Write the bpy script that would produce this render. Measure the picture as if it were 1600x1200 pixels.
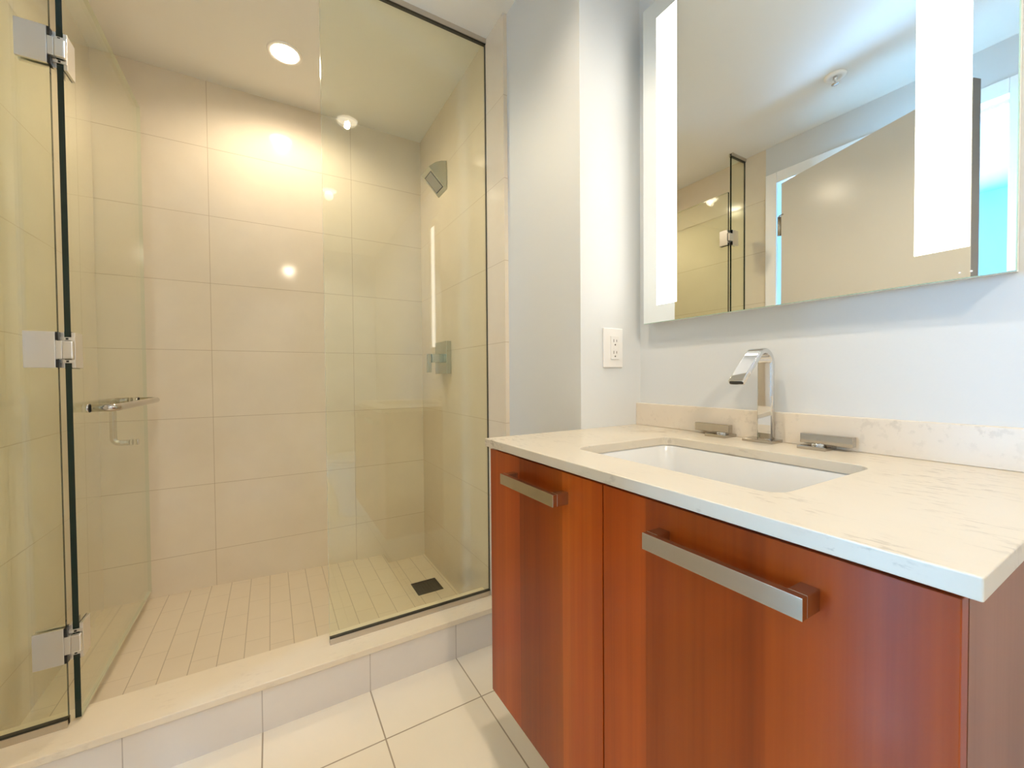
import bpy, bmesh, math, random
from mathutils import Vector, Matrix
random.seed(7)
SC = bpy.context.scene
COL = SC.collection
for o in list(bpy.data.objects):
    bpy.data.objects.remove(o)

# ------------------------------------------------------------------ camera
F, YAW, PITCH, ROLL, CAM_H = 640.06, .5328, .0189, -.0078, 1.0398
fw = Vector((math.sin(YAW) * math.cos(PITCH), math.cos(YAW) * math.cos(PITCH), -math.sin(PITCH)))
rt = Vector((math.cos(YAW), -math.sin(YAW), 0))
up = rt.cross(fw)
r2 = rt * math.cos(ROLL) + up * math.sin(ROLL)
u2 = -rt * math.sin(ROLL) + up * math.cos(ROLL)
cam = bpy.data.cameras.new('camera')
cam.sensor_width = 36
cam.lens = F * 36 / 1600
cam.clip_start = .01
camo = bpy.data.objects.new('camera', cam)
COL.objects.link(camo)
M = Matrix((r2, u2, -fw)).transposed().to_4x4()
M.translation = (0, 0, CAM_H)
camo.matrix_world = M
SC.camera = camo

# ------------------------------------------------------------------ view, world, light
SC.view_settings.view_transform = 'Standard'
SC.view_settings.look = 'None'
SC.view_settings.gamma = 1
SC.view_settings.use_curve_mapping = False
SC.view_settings.exposure = 1.05
try:
    SC.cycles.max_bounces = 14
    SC.cycles.diffuse_bounces = 7
    SC.cycles.glossy_bounces = 8
    SC.cycles.transparent_max_bounces = 24
    SC.cycles.sample_clamp_indirect = 6
    SC.cycles.caustics_reflective = True
    SC.cycles.blur_glossy = .5
except Exception:
    pass

SKY_STRENGTH = 46.0
w = bpy.data.worlds.new('daylight')
SC.world = w
w.use_nodes = True
bg = w.node_tree.nodes['Background']
bg.inputs[0].default_value = (.27, .58, 1.0, 1)
bg.inputs[1].default_value = SKY_STRENGTH

WARM = (1.0, .84, .635)
LIGHTS_W = dict(shower=8.5, vanity=15, middle=5, rear=30)
STRIP_EMIT = 2.4

# ------------------------------------------------------------------ dimensions (metres, floor z = 0)
YB = 2.3087           # shower back wall
XL = -.6087           # left wall
XS = .7603            # shower right wall (tile face)
XP = .776             # painted wall beside the shower
YR = .9223            # short return wall with the outlet
XV = 1.0215           # vanity wall
ZC = 2.3818           # ceiling
YG = 1.4822           # shower glass line
YT = 1.3352           # tile ends on right wall
YTL = 1.3542          # tile ends on left wall
ZT = .8843            # countertop
XC, YN = .4628, .0835
XF = .4781
ZCURB = .148
YNEAR = -1.75
Z0 = -.0515           # tile course origin
DO0, DO1, DOZ = .4136, 1.288, 2.156   # door opening
XBED = -3.05
ZBED = 2.50

# ------------------------------------------------------------------ materials
def mat(name):
    m = bpy.data.materials.new(name)
    m.use_nodes = True
    nt = m.node_tree
    return m, nt, nt.nodes['Principled BSDF']

class G:
    def __init__(s, nt):
        s.nt = nt
    def n(s, t, **k):
        x = s.nt.nodes.new(t)
        for a, b in k.items():
            setattr(x, a, b)
        return x
    def link(s, a, b):
        s.nt.links.new(a, b)
    def math(s, op, a, b=None, c=None, clamp=False):
        x = s.n('ShaderNodeMath', operation=op)
        x.use_clamp = clamp
        for i, v in enumerate((a, b, c)):
            if v is None:
                continue
            if isinstance(v, (int, float)):
                x.inputs[i].default_value = v
            else:
                s.link(v, x.inputs[i])
        return x.outputs[0]
    def pos(s):
        return s.n('ShaderNodeNewGeometry').outputs['Position']
    def scaled(s, sc):
        m = s.n('ShaderNodeMapping')
        m.inputs['Scale'].default_value = sc
        s.link(s.pos(), m.inputs['Vector'])
        return m.outputs[0]
    def noise(s, sc, scale=1, detail=4, rough=.55):
        x = s.n('ShaderNodeTexNoise')
        x.inputs['Scale'].default_value = scale
        x.inputs['Detail'].default_value = detail
        x.inputs['Roughness'].default_value = rough
        s.link(s.scaled(sc), x.inputs['Vector'])
        return x.outputs['Fac']
    def ramp(s, fac, stops):
        r = s.n('ShaderNodeValToRGB')
        e = r.color_ramp.elements
        while len(e) < len(stops):
            e.new(.5)
        for i, (p, c) in enumerate(stops):
            e[i].position = p
            e[i].color = (*c, 1) if len(c) == 3 else c
        s.link(fac, r.inputs[0])
        return r.outputs[0]
    def mix(s, fac, a, b):
        x = s.n('ShaderNodeMix', data_type='RGBA')
        for sock, v in ((x.inputs[0], fac), (x.inputs[6], a), (x.inputs[7], b)):
            if isinstance(v, (int, float)):
                sock.default_value = v
            elif isinstance(v, tuple):
                sock.default_value = (*v, 1)
            else:
                s.link(v, sock)
        return x.outputs[2]
    def joint(s, axis, size, off, gap):
        sp = s.n('ShaderNodeSeparateXYZ')
        s.link(s.pos(), sp.inputs[0])
        v = s.math('SUBTRACT', sp.outputs[axis], off)
        v = s.math('DIVIDE', v, size)
        f = s.math('FRACT', v)
        f = s.math('ABSOLUTE', s.math('SUBTRACT', f, .5))
        return s.math('GREATER_THAN', f, .5 - gap / 2 / size)

def simple(name, col, rough=.5, metal=0, spec=.5, coat=0, coat_r=.1, bump=None):
    m, nt, b = mat(name)
    b.inputs['Base Color'].default_value = (*col, 1)
    b.inputs['Roughness'].default_value = rough
    b.inputs['Metallic'].default_value = metal
    b.inputs['Specular IOR Level'].default_value = spec
    b.inputs['Coat Weight'].default_value = coat
    b.inputs['Coat Roughness'].default_value = coat_r
    if bump:
        g = G(nt)
        bp = g.n('ShaderNodeBump')
        bp.inputs['Strength'].default_value = bump[1]
        bp.inputs['Distance'].default_value = .002
        g.link(g.noise((1, 1, 1), bump[0], 3), bp.inputs['Height'])
        g.link(bp.outputs[0], b.inputs['Normal'])
    return m

def tile(name, c1, c2, grout, joints, rough=.09, spec=.5, nscale=(3, 3, 3)):
    """joints: list of (axis, size, offset, gap)"""
    m, nt, b = mat(name)
    g = G(nt)
    fac = g.noise(nscale, 1.2, 6, .6)
    col = g.mix(g.math('MULTIPLY_ADD', fac, 2.2, -.6, clamp=True), c1, c2)
    j = None
    for a in joints:
        k = g.joint(*a)
        j = k if j is None else g.math('MAXIMUM', j, k)
    g.link(g.mix(j, col, grout), b.inputs['Base Color'])
    g.link(g.math('MULTIPLY_ADD', j, .5, rough, clamp=True), b.inputs['Roughness'])
    b.inputs['Specular IOR Level'].default_value = spec
    bp = g.n('ShaderNodeBump')
    bp.inputs['Strength'].default_value = .5
    bp.inputs['Distance'].default_value = .001
    g.link(g.math('SUBTRACT', 1.0, j), bp.inputs['Height'])
    g.link(bp.outputs[0], b.inputs['Normal'])
    return m

T1, T2, TG = (.69, .61, .49), (.75, .67, .545), (.46, .37, .26)
M_TILE_B = tile('beige_wall_tile', T1, T2, TG, [(0, .612, -.2282, .002), (2, .305, Z0, .002)])
M_TILE_S = tile('beige_side_tile', T1, T2, TG, [(2, .305, Z0, .002)])
M_TILE_F = tile('cream_floor_tile', (.86, .785, .65), (.90, .825, .69), (.40, .33, .24),
                [(0, .305, .2689, .004), (1, .61, 1.1852, .004)], rough=.22)
M_CURBF = tile('curb_face_tile', (.73, .68, .625), (.79, .74, .68), (.46, .41, .36), [(0, .305, .2689, .0025)], rough=.2)
def mosaic():
    m, nt, b = mat('shower_floor_tile')
    g = G(nt)
    sp = g.n('ShaderNodeSeparateXYZ')
    g.link(g.pos(), sp.inputs[0])
    jx = g.joint(0, .0765, -.017, .0028)
    cell = g.math('FLOOR', g.math('DIVIDE', g.math('ADD', sp.outputs[0], .017), .0765))
    odd = g.math('FRACT', g.math('MULTIPLY', cell, .37))
    y = g.math('ADD', sp.outputs[1], g.math('MULTIPLY', odd, .155))
    f = g.math('FRACT', g.math('DIVIDE', y, .155))
    f = g.math('ABSOLUTE', g.math('SUBTRACT', f, .5))
    jy = g.math('GREATER_THAN', f, .5 - .0012 / .155)
    col = g.mix(g.noise((3, 3, 3), 2, 4), (.68, .585, .45), (.75, .655, .51))
    col = g.mix(g.math('MULTIPLY', jy, .45), col, (.42, .34, .24))
    col = g.mix(g.math('MULTIPLY', jx, .8), col, (.42, .34, .24))
    g.link(col, b.inputs['Base Color'])
    b.inputs['Roughness'].default_value = .35
    return m
M_MOSAIC = mosaic()

def stone(name, c1, c2, cv, stretch, rough=.25, vein=.6):
    m, nt, b = mat(name)
    g = G(nt)
    base = g.mix(g.noise((4, 4, 4), 2, 5), c1, c2)
    v = g.noise(stretch, 1, 5, .65)
    v = g.ramp(v, [(.0, (0, 0, 0)), (.535, (0, 0, 0)), (.61, (1, 1, 1)), (1, (1, 1, 1))])
    k = g.noise((7, 7, 7), 1, 2)
    k = g.ramp(k, [(.45, (0, 0, 0)), (.65, (1, 1, 1))])
    f = g.math('MULTIPLY', g.math('MULTIPLY', v, k), vein)
    g.link(g.mix(f, base, cv), b.inputs['Base Color'])
    b.inputs['Roughness'].default_value = rough
    return m
M_STONE = stone('cream_limestone', (.60, .535, .43), (.66, .595, .49), (.34, .29, .22), (110, 30, 70), .28, .75)
M_STONE_V = stone('cream_limestone_splash', (.68, .60, .49), (.75, .67, .56), (.46, .40, .32), (75, 60, 60), .3, .4)
M_CURBCAP = stone('limestone_curb', (.78, .68, .52), (.84, .745, .59), (.60, .50, .38), (25, 60, 40), .3, .3)

def wood(name, cols, rough=.3, flitch=None):
    m, nt, b = mat(name)
    g = G(nt)
    fine = g.noise((70, 70, 1.2), 1, 4, .6)
    big = g.noise((9, 9, .35), 1, 3, .5)
    f = g.math('ADD', g.math('MULTIPLY', fine, .22), g.math('MULTIPLY', big, .78))
    col = g.ramp(f, [(.36, cols[0]), (.5, cols[1]), (.64, cols[2])])
    if flitch:
        sp = g.n('ShaderNodeSeparateXYZ')
        g.link(g.pos(), sp.inputs[0])
        r = g.n('ShaderNodeValToRGB')
        r.color_ramp.interpolation = 'CONSTANT'
        e = r.color_ramp.elements
        while len(e) < len(flitch):
            e.new(.5)
        for i, (p, v) in enumerate(flitch):
            e[i].position = p
            e[i].color = (v, v, v, 1)
        g.link(sp.outputs[1], r.inputs[0])
        mul = g.n('ShaderNodeMix', data_type='RGBA', blend_type='MULTIPLY')
        mul.inputs[0].default_value = 1
        g.link(col, mul.inputs[6])
        streak = g.math('MULTIPLY_ADD', g.noise((1, 55, .5), 1, 3, .6), .5, .75)
        g.link(g.math('MULTIPLY', r.outputs[0], streak), mul.inputs[7])
        col = mul.outputs[2]
    g.link(col, b.inputs['Base Color'])
    b.inputs['Roughness'].default_value = rough
    b.inputs['Specular IOR Level'].default_value = .15
    b.inputs['Coat Weight'].default_value = .26
    b.inputs['Coat Roughness'].default_value = .17
    return m
M_WOOD = wood('cherry_veneer', [(.30, .044, .003), (.40, .068, .005), (.48, .105, .009)], .3,
              [(0, .84), (.250, .76), (.420, 1.05), (.5135, 1.05), (.6235, .74), (.779, 1.0)])
M_WOOD_S = wood('cherry_side_veneer', [(.26, .115, .065), (.31, .14, .08), (.36, .17, .10)], .45)
M_DARK = simple('painted_gap_shade', (.02, .012, .01), .7)

M_PAINT = simple('white_wall_paint', (.65, .67, .68), .5, bump=(220, .06))
M_CEIL = simple('ceiling_paint', (.80, .785, .745), .6)
M_TRIM = simple('white_trim_paint', (.86, .86, .84), .3)
M_DOOR = simple('off_white_door_paint', (.66, .635, .565), .25, 0, .25)
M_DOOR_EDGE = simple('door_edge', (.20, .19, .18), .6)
M_BEDWALL = simple('bedroom_paint', (.34, .50, .56), .6)
M_BEDFLOOR = simple('bedroom_floor', (.62, .58, .52), .5)
M_CHROME = simple('polished_chrome', (.74, .74, .75), .04, 1)
M_SHCHROME = simple('satin_chrome', (.50, .52, .47), .16, 1)
M_CHROME2 = simple('polished_nickel', (.52, .49, .45), .07, 1)
M_NICKEL = simple('brushed_nickel', (.55, .49, .40), .24, 1)
M_STEEL = simple('satin_steel_hinge', (.80, .78, .75), .28, 1)
M_ALU = simple('brushed_channel', (.62, .57, .50), .32, 1)
M_BLACK = simple('black_gasket', (.012, .012, .012), .4)
M_DRAIN = simple('dark_bronze_drain', (.022, .019, .014), .4, .3)
M_PORC = simple('white_porcelain', (.69, .69, .68), .12, 0, .5, .6, .05)
M_PLASTIC = simple('white_plastic', (.78, .77, .76), .35)
M_PLASTIC2 = simple('receptacle_plastic', (.76, .74, .72), .3)
M_SLOT = simple('slot_dark', (.06, .045, .035), .6)
M_GREY = simple('spray_face_grey', (.38, .37, .33), .5, .3)
M_RING = simple('white_light_trim', (.9, .88, .84), .35)
M_MIRROR = simple('silvered_mirror', (.91, .93, .91), .0, 1)
M_MEDGE = simple('green_glass_edge', (.45, .66, .56), .1, 0, .8)
M_GEDGE = simple('dark_green_glass_edge', (.004, .018, .014), .08, 0, .5)
M_CLEAR_EDGE = simple('pale_green_glass_edge', (.55, .56, .42), .15)

def glass(name, tint):
    m = bpy.data.materials.new(name)
    m.use_nodes = True
    nt = m.node_tree
    nt.nodes.clear()
    g = G(nt)
    geo = g.n('ShaderNodeNewGeometry')
    d = g.n('ShaderNodeVectorMath', operation='DOT_PRODUCT')
    g.link(geo.outputs['Normal'], d.inputs[0])
    g.link(geo.outputs['Incoming'], d.inputs[1])
    c = g.math('SUBTRACT', 1.0, g.math('ABSOLUTE', d.outputs['Value']), clamp=True)
    p = g.math('POWER', c, 5.0)
    fr = g.math('MULTIPLY_ADD', p, .955, .045, clamp=True)
    t = g.n('ShaderNodeBsdfTransparent')
    t.inputs[0].default_value = (*tint, 1)
    r = g.n('ShaderNodeBsdfGlossy')
    r.inputs['Color'].default_value = (1, 1, 1, 1)
    r.inputs['Roughness'].default_value = 0
    mx = g.n('ShaderNodeMixShader')
    g.link(fr, mx.inputs[0])
    g.link(t.outputs[0], mx.inputs[1])
    g.link(r.outputs[0], mx.inputs[2])
    o = g.n('ShaderNodeOutputMaterial')
    g.link(mx.outputs[0], o.inputs[0])
    return m
M_GLASS = glass('shower_glass', (.966, .982, .928))

def emit(name, col, k):
    m, nt, b = mat(name)
    b.inputs['Base Color'].default_value = (.8, .8, .8, 1)
    b.inputs['Emission Color'].default_value = (*col, 1)
    b.inputs['Emission Strength'].default_value = k
    return m
M_STRIP = emit('frosted_light_strip', (1.0, .95, .86), STRIP_EMIT)
LENS_COL = (1.0, .86, .66)
M_DOT = simple('white_touch_dot', (.95, .95, .95), .4)

# ------------------------------------------------------------------ mesh helpers
def box(bm, x0, x1, y0, y1, z0, z1, mi=0, bev=0, seg=2, rot=None):
    b2 = bmesh.new()
    vs = [b2.verts.new((x, y, z)) for x in (x0, x1) for y in (y0, y1) for z in (z0, z1)]
    for f in ((0, 1, 3, 2), (4, 6, 7, 5), (0, 4, 5, 1), (2, 3, 7, 6), (0, 2, 6, 4), (1, 5, 7, 3)):
        b2.faces.new([vs[i] for i in f]).material_index = mi
    if bev:
        bmesh.ops.bevel(b2, geom=b2.edges[:], offset=bev, segments=seg, profile=.5, affect='EDGES', clamp_overlap=True)
    if rot is not None:
        bmesh.ops.transform(b2, matrix=rot, verts=b2.verts)
    add(bm, b2)

def add(bm, b2):
    me = bpy.data.meshes.new('tmp')
    b2.to_mesh(me)
    b2.free()
    bm.from_mesh(me)
    bpy.data.meshes.remove(me)

def ring_verts(bm, c, ax, ay, r, n):
    return [bm.verts.new(c + ax * (r * math.cos(2 * math.pi * i / n)) + ay * (r * math.sin(2 * math.pi * i / n))) for i in range(n)]

def tube(bm, pts, r, n=20, cap=True, mi=0):
    pts = [Vector(p) for p in pts]
    b2 = bmesh.new()
    rings = []
    ref = None
    for i, p in enumerate(pts):
        t = (pts[min(i + 1, len(pts) - 1)] - pts[max(i - 1, 0)]).normalized()
        if ref is None:
            ref = Vector((0, 0, 1)) if abs(t.z) < .9 else Vector((1, 0, 0))
        ax = (ref - t * ref.dot(t)).normalized()
        ref = ax
        ay = t.cross(ax)
        rings.append(ring_verts(b2, p, ax, ay, r, n))
    for a, b in zip(rings, rings[1:]):
        for i in range(n):
            f = b2.faces.new((a[i], a[(i + 1) % n], b[(i + 1) % n], b[i]))
            f.smooth = True
            f.material_index = mi
    if cap:
        b2.faces.new(rings[0][::-1])
        b2.faces.new(rings[-1])
    bmesh.ops.recalc_face_normals(b2, faces=b2.faces)
    add(bm, b2)

def lathe(bm, c, prof, n=40, axis='Z'):
    """prof: list of (radius, height) around a vertical axis through c"""
    b2 = bmesh.new()
    c = Vector(c)
    rings = []
    for r, h in prof:
        if r < 1e-6:
            rings.append([b2.verts.new(c + Vector((0, 0, h)))])
        else:
            rings.append(ring_verts(b2, c + Vector((0, 0, h)), Vector((1, 0, 0)), Vector((0, 1, 0)), r, n))
    for a, b in zip(rings, rings[1:]):
        for i in range(n):
            j = (i + 1) % n
            q = [a[i % len(a)], a[j % len(a)], b[j % len(b)], b[i % len(b)]]
            u = []
            for v in q:
                if v not in u:
                    u.append(v)
            if len(u) > 2:
                b2.faces.new(u).smooth = True
    bmesh.ops.recalc_face_normals(b2, faces=b2.faces)
    add(bm, b2)

def prism(bm, poly, axis, a, b, mi=0):
    """poly: 2-D outline in the two remaining axes, swept along axis from a to b"""
    b2 = bmesh.new()
    def P(u, v, t):
        return {'X': (t, u, v), 'Y': (u, t, v), 'Z': (u, v, t)}[axis]
    A = [b2.verts.new(P(u, v, a)) for u, v in poly]
    B = [b2.verts.new(P(u, v, b)) for u, v in poly]
    n = len(poly)
    b2.faces.new(A)
    b2.faces.new(B[::-1])
    for i in range(n):
        b2.faces.new((A[i], B[i], B[(i + 1) % n], A[(i + 1) % n]))
    for f in b2.faces:
        f.material_index = mi
    bmesh.ops.recalc_face_normals(b2, faces=b2.faces)
    add(bm, b2)

def rrect(x0, x1, y0, y1, r, n=6):
    out = []
    for cx, cy, a0 in ((x1 - r, y1 - r, 0), (x0 + r, y1 - r, 90), (x0 + r, y0 + r, 180), (x1 - r, y0 + r, 270)):
        for i in range(n + 1):
            a = math.radians(a0 + 90 * i / n)
            out.append((cx + r * math.cos(a), cy + r * math.sin(a)))
    return out

def obj(name, bm, mats, parent=None, bevel=0, smooth=False):
    if not isinstance(mats, (list, tuple)):
        mats = [mats]
    me = bpy.data.meshes.new(name)
    o = bpy.data.objects.new(name, me)
    if parent is not None:
        root = parent
        while root.parent:
            root = root.parent
        org = Vector(root.location)
    else:
        xs = [v.co for v in bm.verts]
        lo = Vector((min(v.x for v in xs), min(v.y for v in xs), min(v.z for v in xs)))
        hi = Vector((max(v.x for v in xs), max(v.y for v in xs), max(v.z for v in xs)))
        org = Vector(((lo.x + hi.x) / 2, (lo.y + hi.y) / 2, lo.z))
        o.location = org
    for v in bm.verts:
        v.co -= org
    bm.normal_update()
    bm.to_mesh(me)
    bm.free()
    for m in mats:
        me.materials.append(m)
    if smooth:
        for p in me.polygons:
            p.use_smooth = True
    COL.objects.link(o)
    if parent is not None:
        o.parent = parent
    if bevel:
        b = o.modifiers.new('bevel', 'BEVEL')
        b.width = bevel
        b.segments = 3
        b.limit_method = 'ANGLE'
        b.angle_limit = math.radians(35)
    return o

def bx(name, dims, m, parent=None, bev=0):
    bm = bmesh.new()
    box(bm, *dims, bev=bev)
    return obj(name, bm, m, parent)

def tag(o, label, cat, group=None):
    o['label'] = label
    o['category'] = cat
    if group:
        o['group'] = group
    return o

def thing(name, label, cat, loc, group=None):
    o = bpy.data.objects.new(name, None)
    o.empty_display_size = .05
    COL.objects.link(o)
    o.location = loc
    return tag(o, label, cat, group)

def struct(name, boxes, m, label=None, bev=0):
    bm = bmesh.new()
    for b in boxes:
        box(bm, *b, bev=bev)
    o = obj(name, bm, m)
    o['kind'] = 'structure'
    if label:
        o['label'] = label
    return o

# ------------------------------------------------------------------ the setting
struct('floor', [(XL - .12, 1.2, YNEAR - .1, 1.42, -.1, 0)], M_TILE_F, 'cream square tiled bathroom floor')
struct('ceiling', [(XL - .12, 1.2, YNEAR - .1, YB + .12, ZC, ZC + .12)], M_CEIL, 'plain painted bathroom and shower ceiling')
struct('wall_back', [(XL - .12, 1.2, YB, YB + .12, -.1, ZC)], M_TILE_B, 'beige tiled back wall of the shower')
struct('wall_shower_right', [(XS, 1.2, YT, YB, -.1, ZC)], M_TILE_S, 'beige tiled shower wall carrying the shower head')
struct('wall_shower_left', [(XL - .12, XL, YTL, YB, -.1, ZC)], M_TILE_S, 'beige tiled shower wall behind the narrow glass panel')
struct('wall_right', [(XP, 1.2, YR, YT, 0, ZC)], M_PAINT, 'white painted wall corner between shower and vanity')
struct('wall_vanity', [(XV, 1.2, YNEAR, YR, 0, ZC)], M_PAINT, 'white painted wall behind sink and mirror')
struct('wall_left', [(XL - .12, XL, DO1 + .012, YTL, 0, ZC), (XL - .12, XL, YNEAR, DO0 - .012, 0, ZC),
                     (XL - .12, XL, DO0 - .012, DO1 + .012, DOZ + .012, ZC)], M_PAINT, 'white painted wall around the doorway')
struct('wall_near', [(XL - .12, 1.2, YNEAR - .1, YNEAR, 0, ZC)], M_PAINT)

# shower floor: a sloped tiled platform and the lower strip with the drain, and the curb
struct('floor_shower', [(.522, XS, 1.545, YB, -.1, .003)], M_MOSAIC, 'lower tiled strip of shower floor around the drain')
bm = bmesh.new()
prism(bm, [(XL, -.1), (.525, -.1), (.525, .054), (-.228, .087), (XL, .090)], 'Y', 1.545, YB)
o = obj('floor_shower_platform', bm, M_MOSAIC)
o['kind'] = 'structure'
o['label'] = 'raised cream mosaic tiled part of shower floor'
struct('trim_1', [(XL, XS, 1.3945, 1.545, .0002, ZCURB - .02)], M_CURBF, 'tiled face of the shower curb')
struct('trim_2', [(XL, XS, 1.388, 1.548, ZCURB - .02, ZCURB)], M_CURBCAP, 'cream limestone cap of the shower curb', bev=.002)

# doorway casing and jamb
cw = .062
struct('trim_3', [(XL, XL + .014, DO1, DO1 + cw, 0, DOZ + cw), (XL, XL + .014, DO0 - cw, DO0, 0, DOZ + cw),
                  (XL, XL + .014, DO0, DO1, DOZ, DOZ + cw)], M_TRIM, 'white casing round the bathroom doorway', bev=.003)
struct('trim_4', [(XL - .12, XL, DO1, DO1 + .012, 0, DOZ), (XL - .12, XL, DO0 - .012, DO0, 0, DOZ),
                  (XL - .12, XL, DO0 - .012, DO1 + .012, DOZ, DOZ + .012),
                  (XL - .09, XL - .055, DO1 - .012, DO1, 0, DOZ), (XL - .09, XL - .055, DO0, DO0 + .012, 0, DOZ),
                  (XL - .09, XL - .055, DO0, DO1, DOZ - .012, DOZ)], M_TRIM, 'white jamb lining the doorway')
struct('baseboard_vanity', [(XV - .012, XV, YNEAR, YN - .4, 0, .1), (XV - .012, XV, YN - .4, YR, 0, .1)], M_TRIM)
struct('baseboard_near', [(XL, XV - .012, YNEAR, YNEAR + .012, 0, .1)], M_TRIM)

# bathroom door, open about twenty degrees into the room
P0, P1 = Vector((-.596, 1.262, 0)), Vector((-.311, .456, 0))
dl = (P1 - P0).length
ang = math.atan2(P1.y - P0.y, P1.x - P0.x)
RD = Matrix.Translation(P0) @ Matrix.Rotation(ang, 4, 'Z')     # local x along the door, local y towards the bathroom (+)
dr = bpy.data.objects.new('door_1', None)
COL.objects.link(dr)
dr.location = (P0.x, P0.y, .008)
dr['kind'] = 'structure'
dr['label'] = 'off-white flush bathroom door standing ajar, seen in the mirror'
bm = bmesh.new()
box(bm, 0, dl, -.04, 0, .008, 2.142, rot=RD, bev=.0015)
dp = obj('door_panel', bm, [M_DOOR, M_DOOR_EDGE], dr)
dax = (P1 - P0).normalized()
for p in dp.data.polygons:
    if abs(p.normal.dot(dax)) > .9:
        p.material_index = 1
for z in (1.898, 1.05, .22):
    bm = bmesh.new()
    tube(bm, [RD @ Vector((-.012, .004, z - .055)), RD @ Vector((-.012, .004, z + .055))], .007, 14)
    box(bm, -.010, -.0005, -.034, .002, z - .055, z + .055, rot=RD)
    box(bm, -.014, .016, .0005, .003, z + .058, z + .064, rot=RD)
    obj('hinge', bm, M_NICKEL, dr)

# bedroom beyond the doorway
XW0 = XL - .12
struct('floor_bedroom', [(XBED - .1, XW0, -2.2, 3.2, -.1, 0)], M_BEDFLOOR)
struct('ceiling_bedroom', [(XBED - .1, XW0, -2.2, 3.2, ZBED, ZBED + .1)], M_BEDWALL)
struct('wall_bedroom_near', [(XBED - .1, XW0, -2.3, -2.2, -.1, ZBED + .1)], M_BEDWALL)
struct('wall_bedroom_far', [(XBED - .1, XW0, 3.2, 3.3, -.1, ZBED + .1)], M_BEDWALL)
struct('wall_bedroom_side', [(XW0 - .02, XW0, 2.43, 3.2, 0, ZBED), (XW0 - .02, XW0, -2.2, YNEAR - .1, 0, ZBED),
                             (XW0 - .02, XW0, YNEAR - .1, 2.43, ZC + .12, ZBED)], M_BEDWALL)
WY0, WY1, WZ0, WZ1 = .33, 2.8, .60, 1.78  # unseen opening, sized and placed to shape the daylight reaching the bathroom
struct('wall_bedroom_window', [(XBED - .1, XBED, -2.2, WY0, 0, ZBED), (XBED - .1, XBED, WY1, 3.2, 0, ZBED),
                               (XBED - .1, XBED, WY0, WY1, 0, WZ0), (XBED - .1, XBED, WY0, WY1, WZ1, ZBED)], M_BEDWALL)
wb = []
for y in (WY0, 1.62, WY1 - .05):
    wb.append((XBED - .08, XBED - .03, y, y + .05, WZ0, WZ1))
for z in (WZ0, WZ1 - .05):
    wb.append((XBED - .08, XBED - .03, WY0, WY1, z, z + .05))
struct('window_1', wb, M_TRIM, 'unseen bedroom window frame, opening shaped for the daylight')
pl = bpy.data.lights.new('window_portal', 'AREA')
pl.shape = 'RECTANGLE'
pl.size, pl.size_y = WZ1 - WZ0, WY1 - WY0
pl.cycles.is_portal = True
po = bpy.data.objects.new('window_portal', pl)
COL.objects.link(po)
po.location = (XBED - .12, (WY0 + WY1) / 2, (WZ0 + WZ1) / 2)
po.rotation_euler = (0, -math.pi / 2, 0)

# ------------------------------------------------------------------ vanity
YV1 = YR - .001
van = thing('vanity_cabinet', 'wall-hung cherry wood vanity cabinet with two flat doors under the stone countertop', 'cabinet',
            ((XF + XV) / 2, (YV1 + .098) / 2, .2385))
bm = bmesh.new()
for b in ((XF + .021, XV - .001, .098, .116, .2385, .8643), (XF + .021, XV - .001, YV1 - .018, YV1, .2385, .8643),
          (XF + .021, XV - .001, .116, YV1 - .018, .2385, .2565), (XV - .010, XV - .001, .116, YV1 - .018, .2565, .8643),
          (XF + .021, XF + .039, .116, YV1 - .018, .2565, .70)):
    box(bm, *b)
c = obj('carcass', bm, M_WOOD_S, van)
bx('gap_shade_sheet', (XF + .019, XF + .0208, .100, YV1, .2395, .8640), M_DARK, van)  # near-black sheet behind the doors paints the shade in the gaps
SEAM = .5135
def front(y0, y1, hy0, hy1):
    d = bx('door', (XF, XF + .0185, y0, y1, .2385, .8565), M_WOOD, van, bev=.001)
    bm = bmesh.new()
    zc, hh = .8095, .0115
    box(bm, XF - .036, XF - .026, hy0, hy1, zc - hh, zc + hh, bev=.0006)
    for y in (hy0, hy1 - .018):
        box(bm, XF - .0262, XF + .0002, y, y + .018, zc - hh, zc + hh, bev=.0006)
    obj('handle', bm, M_NICKEL, d)
front(SEAM + .0015, YV1, .606, .806)
front(.098, SEAM - .0015, .197, .397)

bm = bmesh.new()
outer = [(XC, YN), (XV - .0005, YN), (XV - .0005, YR - .0005), (XC, YR - .0005)]
SX0, SX1, SY0, SY1 = .562, .862, .279, .691
inner = rrect(SX0, SX1, SY0, SY1, .03)
es = []
for loop in (outer, inner):
    vs = [bm.verts.new((x, y, ZT)) for x, y in loop]
    for i in range(len(vs)):
        es.append(bm.edges.new((vs[i], vs[(i + 1) % len(vs)])))
bmesh.ops.triangle_fill(bm, use_beauty=True, use_dissolve=False, edges=es)
r = bmesh.ops.extrude_face_region(bm, geom=bm.faces[:])
bmesh.ops.translate(bm, vec=(0, 0, -.0195), verts=[v for v in r['geom'] if isinstance(v, bmesh.types.BMVert)])
bmesh.ops.recalc_face_normals(bm, faces=bm.faces)
o = obj('vanity_countertop', bm, M_STONE, bevel=.0015)
tag(o, 'cream limestone countertop with rectangular sink cutout on the cherry vanity', 'countertop')
o = bx('backsplash', (XV - .02, XV - .0002, YN, YR - .0005, ZT + .0002, .9522), M_STONE_V, bev=.001)
tag(o, 'low beige stone backsplash along the wall behind the faucet', 'backsplash')

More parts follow.
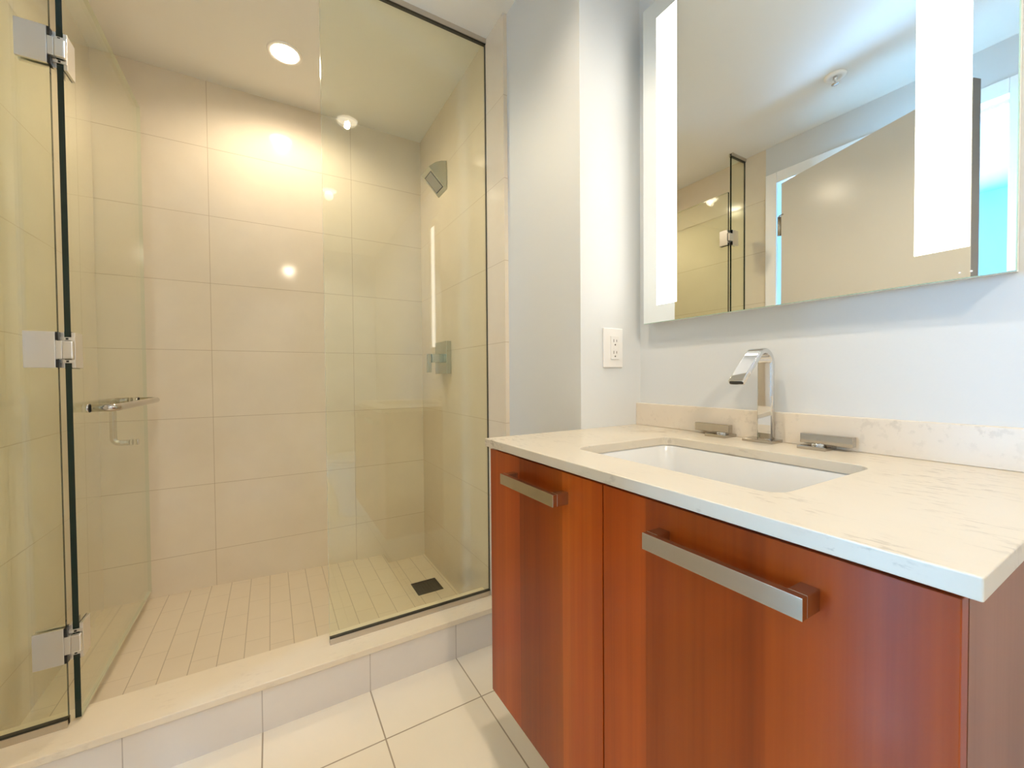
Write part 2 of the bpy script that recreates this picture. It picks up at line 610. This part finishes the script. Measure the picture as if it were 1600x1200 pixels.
sink = thing('undermount_sink', 'white rectangular porcelain sink set under the stone countertop', 'sink', ((SX0 + SX1) / 2, (SY0 + SY1) / 2, .735))
bm = bmesh.new()
def loop3(d, z, r):
    return [bm.verts.new((x, y, z)) for x, y in rrect(SX0 + d, SX1 - d, SY0 + d, SY1 - d, r, 8)]
zs = ZT - .0197
prof = [(-.024, zs - .012, .05), (-.024, zs, .05), (-.003, zs, .033), (.0, zs - .004, .032), (.004, zs - .06, .034), (.010, zs - .095, .04),
        (.022, zs - .112, .045), (.045, zs - .118, .05), (.10, zs - .124, .04), (.125, zs - .126, .02)]
rings = [loop3(*p) for p in prof]
for a, b in zip(rings, rings[1:]):
    n = len(a)
    for i in range(n):
        bm.faces.new((a[i], a[(i + 1) % n], b[(i + 1) % n], b[i])).smooth = True
bm.faces.new(rings[-1])
low = [bm.verts.new((v.co.x, v.co.y, zs - .148)) for v in loop3(.03, zs, .05)]
bmesh.ops.delete(bm, geom=[v for v in bm.verts if not v.link_faces and v not in low], context='VERTS')
mid = rings[0]
n = len(mid)
for i in range(n):
    bm.faces.new((mid[i], low[i], low[(i + 1) % n], mid[(i + 1) % n])).smooth = True
bm.faces.new(low)
bmesh.ops.recalc_face_normals(bm, faces=bm.faces)
obj('basin', bm, M_PORC, sink)
bm = bmesh.new()
lathe(bm, ((SX0 + SX1) / 2, (SY0 + SY1) / 2, zs - .1262), [(.026, 0), (.026, .003), (.020, .004), (.018, .002), (0, .003)])
obj('drain', bm, M_CHROME, sink)

# faucet spout and its two handles
fa = thing('faucet', 'chrome faucet with tall ribbon-shaped spout and two lever handles behind the sink', 'faucet', (.984, .521, ZT))
bx('base_plate', (.955, 1.0, .487, .555, ZT, ZT + .007), M_CHROME2, fa, bev=.001)
cx, cz, R0, th, hw = .963, 1.063, .030, .006, .0175
path = [(cx + R0, ZT + .006), (cx + R0, 1.0)]
for i in range(0, 17):
    a = math.radians(133 * i / 16)
    path.append((cx + R0 * math.cos(a), cz + R0 * math.sin(a)))
a = math.radians(133)
e = Vector(path[-1])
path.append((e.x - .092 * math.sin(a), e.y + .092 * math.cos(a)))
bm = bmesh.new()
L = []
for i, p in enumerate(path):
    q0, q1 = Vector(path[max(i - 1, 0)]), Vector(path[min(i + 1, len(path) - 1)])
    t = (q1 - q0).normalized()
    nrm = Vector((-t.y, t.x))
    prof = rrect(-th, th, -hw, hw, .0035, 4)
    L.append([bm.verts.new((p[0] + nrm.x * u, .521 + v, p[1] + nrm.y * u)) for u, v in prof])
for a_, b_ in zip(L, L[1:]):
    n = len(a_)
    for i in range(n):
        bm.faces.new((a_[i], a_[(i + 1) % n], b_[(i + 1) % n], b_[i])).smooth = True
bm.faces.new(L[0])
bm.faces.new(L[-1])
bmesh.ops.recalc_face_normals(bm, faces=bm.faces)
sp = obj('spout', bm, M_CHROME, fa)
wn = sp.modifiers.new('weighted_normal', 'WEIGHTED_NORMAL')
wn.weight = 100
bm = bmesh.new()
tipc = Vector((path[-1][0], .521, path[-1][1]))
tv = Vector((-math.sin(a), 0, math.cos(a)))
ax_ = Vector((0, 1, 0))
nv = tv.cross(ax_)
vs = [bm.verts.new(tipc + tv * .0004 + nv * u + ax_ * v) for u, v in rrect(-.0042, .0042, -.0155, .0155, .004, 4)]
f = bm.faces.new(vs)
r = bmesh.ops.extrude_face_region(bm, geom=[f])
bmesh.ops.translate(bm, vec=-tv * .003, verts=[v for v in r['geom'] if isinstance(v, bmesh.types.BMVert)])
bmesh.ops.recalc_face_normals(bm, faces=bm.faces)
obj('outlet_slot', bm, M_BLACK, sp)

def faucet_handle(py0, py1, ly0, ly1):
    t = bx('handle', (.950, 1.0, py0, py1, ZT, ZT + .007), M_CHROME2, fa, bev=.001)
    bm = bmesh.new()
    lathe(bm, (.984, (py0 + py1) / 2, ZT + .006), [(0, 0), (.014, 0), (.014, .004), (0, .004)], 24)
    obj('stem', bm, M_CHROME, t)
    bx('lever', (.977, .993, ly0, ly1, ZT + .0095, ZT + .0295), M_CHROME2, t, bev=.001)
faucet_handle(.594, .648, .600, .694)
faucet_handle(.384, .436, .349, .442)

# ------------------------------------------------------------------ lighted mirror
XM = .9824
MY0, MY1, MZ0, MZ1 = .149, .8745, 1.1945, 2.131
mi = thing('lighted_mirror', 'large frameless wall mirror with two glowing vertical light strips above the sink', 'mirror', (XV, (MY0 + MY1) / 2, MZ0))
bm = bmesh.new()
box(bm, XM, XM + .006, MY0, MY1, MZ0, MZ1, bev=.0012, seg=1)
for f in bm.faces:
    pass
o = obj('mirror_glass', bm, [M_MIRROR, M_MEDGE], mi)
for p in o.data.polygons:
    p.material_index = 0 if p.normal.x < -.95 else 1
bx('light_box', (XM + .0062, XV - .0005, MY0 + .004, MY1 - .004, MZ0 + .004, MZ1 - .004), M_RING, mi)
for y0, y1 in ((.756, .8245), (.198, .265)):
    bx('light_strip', (XM - .0006, XM - .0001, y0, y1, 1.2455, 2.075), M_STRIP, mi)
for y in (.209, .196):
    bm = bmesh.new()
    lathe(bm, (0, 0, 0), [(0, 0), (.0016, 0), (.0016, .0004), (0, .0004)], 12)
    bmesh.ops.transform(bm, matrix=Matrix.Translation((XM - .0001, y, 1.2045)) @ Matrix.Rotation(-math.pi / 2, 4, 'Y'), verts=bm.verts)
    obj('touch_button', bm, M_DOT, mi)

# ------------------------------------------------------------------ outlet
ou = thing('power_outlet', 'white double power outlet on the short wall beside the mirror', 'outlet', (.899, YR, 1.064))
bx('cover_plate', (.860, .938, YR - .006, YR - .0002, 1.064, 1.183), M_PLASTIC, ou, bev=.002)
rc = bx('receptacle', (.8865, .9205, YR - .009, YR - .0058, 1.0885, 1.1595), M_PLASTIC2, ou, bev=.001)
for zc in (1.141, 1.106):
    for dx, w_, h_ in ((-.006, .0018, .009), (.006, .0018, .007)):
        bx('slot', (.9035 + dx - w_ / 2, .9035 + dx + w_ / 2, YR - .0094, YR - .0088, zc - h_ / 2 + .004, zc + h_ / 2 + .004), M_SLOT, rc)
    bm = bmesh.new()
    lathe(bm, (0, 0, 0), [(0, 0), (.0024, 0), (.0024, .0006), (0, .0006)], 14)
    bmesh.ops.transform(bm, matrix=Matrix.Translation((.9035, YR - .0088, zc - .008)) @ Matrix.Rotation(math.pi / 2, 4, 'X'), verts=bm.verts)
    obj('ground_hole', bm, M_SLOT, rc)
bx('test_button', (.8985, .9085, YR - .0096, YR - .0088, 1.1205, 1.1265), M_PLASTIC, rc)

# ------------------------------------------------------------------ shower glass
GT = .010
def pane(name, x0, x1, y0, y1, z0, z1, normal_axis, parent, edge):
    bm = bmesh.new()
    box(bm, x0, x1, y0, y1, z0, z1)
    o = obj(name, bm, [M_GLASS, edge], parent)
    for p in o.data.polygons:
        p.material_index = 0 if abs(p.normal[normal_axis]) > .9 else 1
    return o
def channel(name, x0, x1, z0, z1, parent):
    bm = bmesh.new()
    box(bm, x0, x1, YG - .011, YG + .011, z0, z1, bev=.0008)
    c = obj(name, bm, M_ALU, parent)
    zz = (z1, z1 + .0012) if z1 < 1 else (z0 - .0012, z0)
    bx('gasket', (x0, x1, YG - .0085, YG + .0085, *zz), M_BLACK, c)
XG1, XG0 = .157, -.4625
gp = thing('glass_panel', 'wide fixed clear glass shower panel on the curb next to the vanity', 'shower glass', ((XG1 + XS) / 2, YG, ZCURB))
pane('glass', XG1, XS - .001, YG - GT / 2, YG + GT / 2, ZCURB + .003, ZC - .004, 1, gp, M_CLEAR_EDGE)
channel('bottom_channel', XG1, XS - .0005, ZCURB, ZCURB + .019, gp)
channel('top_channel', XG1, XS - .0005, ZC - .019, ZC, gp)
bx('wall_seal', (XS - .003, XS - .0002, YG - .004, YG + .004, ZCURB + .02, ZC - .02), M_BLACK, gp)
gl = thing('glass_panel', 'narrow fixed glass shower panel at the left carrying the door hinges', 'shower glass', ((XL + XG0) / 2, YG, ZCURB))
pane('glass', XL + .001, XG0, YG - GT / 2, YG + GT / 2, ZCURB + .003, ZC - .004, 1, gl, M_GEDGE)
channel('bottom_channel', XL + .0005, XG0, ZCURB, ZCURB + .019, gl)
channel('top_channel', XL + .0005, XG0, ZC - .019, ZC, gl)

XD = -.446
sd = thing('shower_door', 'clear glass shower door swung inward with a dark green hinge edge', 'shower door', (XD, 1.856, .158))
dgl = pane('glass', XD - .006, XD + .006, 1.486, 2.222, .158, 2.145, 0, sd, M_GEDGE)
dgl.data.materials.append(M_CLEAR_EDGE)
for p in dgl.data.polygons:
    if abs(p.normal.x) < .5 and p.normal.y > -.5:
        p.material_index = 2
for z in (1.872, 1.1155, .360):
    bm = bmesh.new()
    h = .0455
    # clamp plates on the fixed panel
    for y0, y1 in ((YG - .0135, YG - GT / 2 - .0003), (YG + GT / 2 + .0003, YG + .0135)):
        box(bm, -.520, XG0 - .0015, y0, y1, z - h, z + h, bev=.001)
    obj('hinge_plate', bm, M_STEEL, gl)
    bm = bmesh.new()
    box(bm, XG0 - .0012, XD - .0064, YG - .0125, YG + .0115, z - .023, z + .023, bev=.001)
    box(bm, XD - .0066, XD + .0135, YG - .0125, YG - .001, z - .023, z + .023, bev=.003)
    hg = obj('hinge', bm, M_STEEL, sd)
    bm = bmesh.new()
    for x0, x1 in ((XD + .0063, XD + .0135), (XD - .0135, XD - .0063)):
        box(bm, x0, x1, 1.4855, 1.535, z - h, z + h, bev=.0008)
    for s in (-1, 1):
        za, zb = sorted((z + s * .0245, z + s * .033))
        box(bm, XD - .0135, XD + .0135, 1.4815, 1.4855, za, zb, bev=.0006)
    obj('door_clamp', bm, M_STEEL, hg)
    bm = bmesh.new()
    for x0, x1 in ((XD + .0060, XD + .0066), (XD - .0066, XD - .0060)):
        box(bm, x0, x1, 1.4862, 1.5365, z - h - .0015, z + h + .0015)
    for s in (-1, 1):
        za, zb = sorted((z + s * .0265, z + s * .031))
        box(bm, XD - .0025, XD + .0025, 1.4808, 1.4816, za, zb)
        za, zb = sorted((z + s * .0245, z + s * .045))
        box(bm, XG0 - .0013, XG0 + .004, YG - .012, YG + .012, za, zb)
    obj('hinge_gasket', bm, M_BLACK, hg)

def arc(c, u, v, r, a0, a1, n=8):
    return [Vector(c) + Vector(u) * (r * math.cos(math.radians(a0 + (a1 - a0) * i / n))) + Vector(v) * (r * math.sin(math.radians(a0 + (a1 - a0) * i / n))) for i in range(n + 1)]
ZH = .960
YA, YBB, RO, RB = 1.575, 2.062, .0105, .019
xf = XD + .0062
xo = XD + .068
pts = [Vector((xf, YA, ZH))] + arc((xo - RB, YA + RB, ZH), (0, -1, 0), (1, 0, 0), RB, 0, 90) + \
      arc((xo - RB, YBB - RB, ZH), (1, 0, 0), (0, 1, 0), RB, 0, 90) + [Vector((xf, YBB, ZH))]
bm = bmesh.new()
tube(bm, pts, RO)
tb = obj('towel_bar', bm, M_CHROME2, sd)
def collar(x0, x1, y, z, parent):
    bm = bmesh.new()
    tube(bm, [(x0, y, z), (x1, y, z)], .0125, 24)
    obj('collar', bm, M_CHROME, parent)
    d = .0016 if x1 > x0 else -.0016
    bm = bmesh.new()
    tube(bm, [(x1, y, z), (x1 + d, y, z)], .0118, 24)
    obj('collar_ring', bm, M_BLACK, parent)
for y in (YA, YBB):
    collar(xf, xf + .006, y, ZH, tb)
xb, xi = XD - .0062, XD - .060
ZL = .802
pts = [Vector((xb, YBB, ZH))] + arc((xi + RB, YBB, ZH - RB), (0, 0, 1), (-1, 0, 0), RB, 0, 90) + \
      arc((xi + RB, YBB, ZL + RB), (-1, 0, 0), (0, 0, -1), RB, 0, 90) + [Vector((xb, YBB, ZL))]
bm = bmesh.new()
tube(bm, pts, RO)
ph = obj('pull_handle', bm, M_CHROME2, sd)
for z in (ZH, ZL):
    collar(xb, xb - .006, YBB, z, ph)
bm = bmesh.new()
tube(bm, [(XD + .0062, YBB, ZL), (XD + .011, YBB, ZL)], .0115, 24)
obj('end_cap', bm, M_CHROME, ph)

# ------------------------------------------------------------------ shower fittings
sh = thing('shower_spray', 'chrome wedge-shaped shower head high on the right tiled wall', 'shower head', (XS, 1.958, 1.957))
bm = bmesh.new()
out = [(XS - .0002, 1.957), (XS - .0002, 2.097), (XS - .028, 2.090), (XS - .060, 2.074), (XS - .092, 2.047)]
prism(bm, out, 'Y', 1.901, 2.015)
obj('body', bm, M_SHCHROME, sh, bevel=.0015)
a0, a1 = Vector((XS - .092, 0, 2.047)), Vector((XS - .0002, 0, 1.957))
dv = (a1 - a0).normalized()
nn = Vector((dv.z, 0, -dv.x))
if nn.x > 0:
    nn = -nn
def face_plate(name, s0, s1, y0, y1, lift, m, parent, depth=.002):
    bm = bmesh.new()
    L_ = (a1 - a0).length
    pts = []
    for d in (lift, lift - depth):
        for s, y in ((s0, y0), (s1, y0), (s1, y1), (s0, y1)):
            p = a0 + dv * (s * L_) + nn * d
            pts.append(bm.verts.new((p.x, y, p.z)))
    for f in ((0, 1, 2, 3), (4, 7, 6, 5), (0, 4, 5, 1), (1, 5, 6, 2), (2, 6, 7, 3), (3, 7, 4, 0)):
        bm.faces.new([pts[i] for i in f])
    bmesh.ops.recalc_face_normals(bm, faces=bm.faces)
    return obj(name, bm, m, parent)
fr = face_plate('spray_recess', .15, .84, 1.914, 2.001, .0006, M_BLACK, sh)
face_plate('spray_plate', .18, .81, 1.919, 1.996, .0016, M_GREY, fr)

va = thing('shower_valve', 'square chrome shower valve with lever on the right tiled wall', 'shower valve', (XS, 1.95, 1.055))
bx('escutcheon', (XS - .025, XS - .0002, 1.868, 2.028, 1.055, 1.214), M_SHCHROME, va, bev=.0015)
st = bx('stem', (XS - .080, XS - .0252, 1.915, 1.957, 1.110, 1.152), M_SHCHROME, va, bev=.0015)
bx('lever', (XS - .098, XS - .0802, 1.925, 1.947, 1.062, 1.152), M_SHCHROME, st, bev=.0015)

dg = thing('floor_drain', 'dark square shower floor drain in the lower tiled strip', 'drain', (.650, 1.947, .003))
DX0, DX1, DY0, DY1 = .588, .713, 1.884, 2.009
bm = bmesh.new()
for b in ((DX0, DX1, DY0, DY0 + .006), (DX0, DX1, DY1 - .006, DY1), (DX0, DX0 + .006, DY0 + .006, DY1 - .006), (DX1 - .006, DX1, DY0 + .006, DY1 - .006)):
    box(bm, *b, .003, .0055)
obj('frame', bm, M_DRAIN, dg)
bm = bmesh.new()
box(bm, DX0 + .006, DX1 - .006, DY0 + .006, DY1 - .006, .003, .0035)
for i in range(7):
    x = DX0 + .014 + i * .0158
    box(bm, x - .004, x + .004, DY0 + .007, DY1 - .007, .0036, .0052)
obj('grate', bm, M_DRAIN, dg)

# ------------------------------------------------------------------ ceiling fixtures
def downlight(x, y, label, watts, size=150, blend=.5, r=.060, lens=3.0, soft=.03):
    t = thing('recessed_downlight', label, 'ceiling light', (x, y, ZC), 'round recessed ceiling downlights')
    bm = bmesh.new()
    lathe(bm, (x, y, ZC), [(r + .006, -.0003), (r + .006, -.003), (r + .002, -.005), (r - .008, -.004), (r - .010, -.0003), (r + .006, -.0003)], 48)
    obj('trim_ring', bm, M_RING, t)
    bm = bmesh.new()
    lathe(bm, (x, y, ZC), [(0, -.0008), (r - .010, -.0008), (r - .012, -.0018), (0, -.0028)], 40)
    obj('lens', bm, emit('downlight_lens', LENS_COL, lens), t)
    l = bpy.data.lights.new('downlight_bulb', 'SPOT')
    l.energy = watts
    l.color = WARM
    l.spot_size = math.radians(size)
    l.spot_blend = blend
    l.shadow_soft_size = soft
    lo = bpy.data.objects.new('bulb', l)
    COL.objects.link(lo)
    lo.parent = t
    lo.location = (0, 0, -.006 - soft)
downlight(.0735, 1.952, 'lit round ceiling downlight inside the shower', LIGHTS_W['shower'], 168, .6, lens=27, soft=.02)
downlight(.368, .660, 'round ceiling downlight over the front of the vanity', LIGHTS_W['vanity'], 134, .8, soft=.014)
downlight(.384, -.255, 'round ceiling downlight above the toilet beside the vanity', LIGHTS_W['middle'], 140)
downlight(.215, -1.10, 'round ceiling downlight at the rear of the bathroom, furthest from the shower', LIGHTS_W['rear'], 165, lens=12)

sk = thing('fire_sprinkler', 'small round white fire sprinkler on the bathroom ceiling, seen in the mirror', 'sprinkler', (-.25, .867, ZC))
bm = bmesh.new()
lathe(bm, (-.25, .867, ZC), [(.042, -.0002), (.042, -.003), (.036, -.008), (.020, -.009), (.018, -.004), (.0, -.004)], 40)
obj('escutcheon', bm, M_RING, sk)
bm = bmesh.new()
lathe(bm, (-.25, .867, ZC), [(.0, -.004), (.009, -.004), (.009, -.016), (.004, -.018), (.004, -.030), (.0, -.030)], 24)
for s in (-1, 1):
    tube(bm, [(-.25 + s * .008, .867, ZC - .014), (-.25 + s * .012, .867, ZC - .024), (-.25 + s * .003, .867, ZC - .036)], .0018, 10)
obj('frame_arms', bm, M_CHROME, sk)
bm = bmesh.new()
lathe(bm, (-.25, .867, ZC), [(.0, -.036), (.014, -.036), (.014, -.0375), (.0, -.0385)], 24)
obj('deflector', bm, M_CHROME, sk)

# ------------------------------------------------------------------ toilet (shows as a reflection in the shower glass)
TY = -.36
to = thing('toilet', 'white toilet beside the vanity, reflected in the shower glass', 'toilet', (.68, TY, 0))
def oval_loft(bm, secs, n=32):
    rings = []
    for cx_, rx, ry, z in secs:
        rings.append([bm.verts.new((cx_ + rx * math.cos(2 * math.pi * i / n), TY + ry * math.sin(2 * math.pi * i / n), z)) for i in range(n)])
    for a, b in zip(rings, rings[1:]):
        for i in range(n):
            bm.faces.new((a[i], a[(i + 1) % n], b[(i + 1) % n], b[i])).smooth = True
    bm.faces.new(rings[0][::-1])
    bm.faces.new(rings[-1])
    bmesh.ops.recalc_face_normals(bm, faces=bm.faces)
bm = bmesh.new()
oval_loft(bm, [(.66, .24, .125, 0), (.66, .235, .12, .06), (.63, .22, .115, .16), (.60, .24, .145, .28), (.58, .265, .18, .36), (.58, .27, .185, .395), (.58, .268, .183, .40)])
box(bm, .76, 1.0, TY - .11, TY + .11, .0, .40, bev=.02)
obj('bowl', bm, M_PORC, to)
bm = bmesh.new()
oval_loft(bm, [(.58, .268, .184, .403), (.58, .272, .188, .408), (.58, .27, .186, .420)])
obj('seat', bm, M_PORC, to)
bm = bmesh.new()
oval_loft(bm, [(.58, .266, .182, .425), (.58, .270, .186, .432), (.58, .262, .178, .446)])
obj('lid', bm, M_PORC, to)
bx('tank', (.83, 1.005, TY - .20, TY + .20, .40, .74), M_PORC, to, bev=.02)
tl = bx('tank_lid', (.82, 1.01, TY - .21, TY + .21, .742, .775), M_PORC, to, bev=.01)
bm = bmesh.new()
lathe(bm, (.915, TY, .775), [(0, 0), (.02, 0), (.02, .004), (0, .006)], 24)
obj('flush_button', bm, M_CHROME, tl)
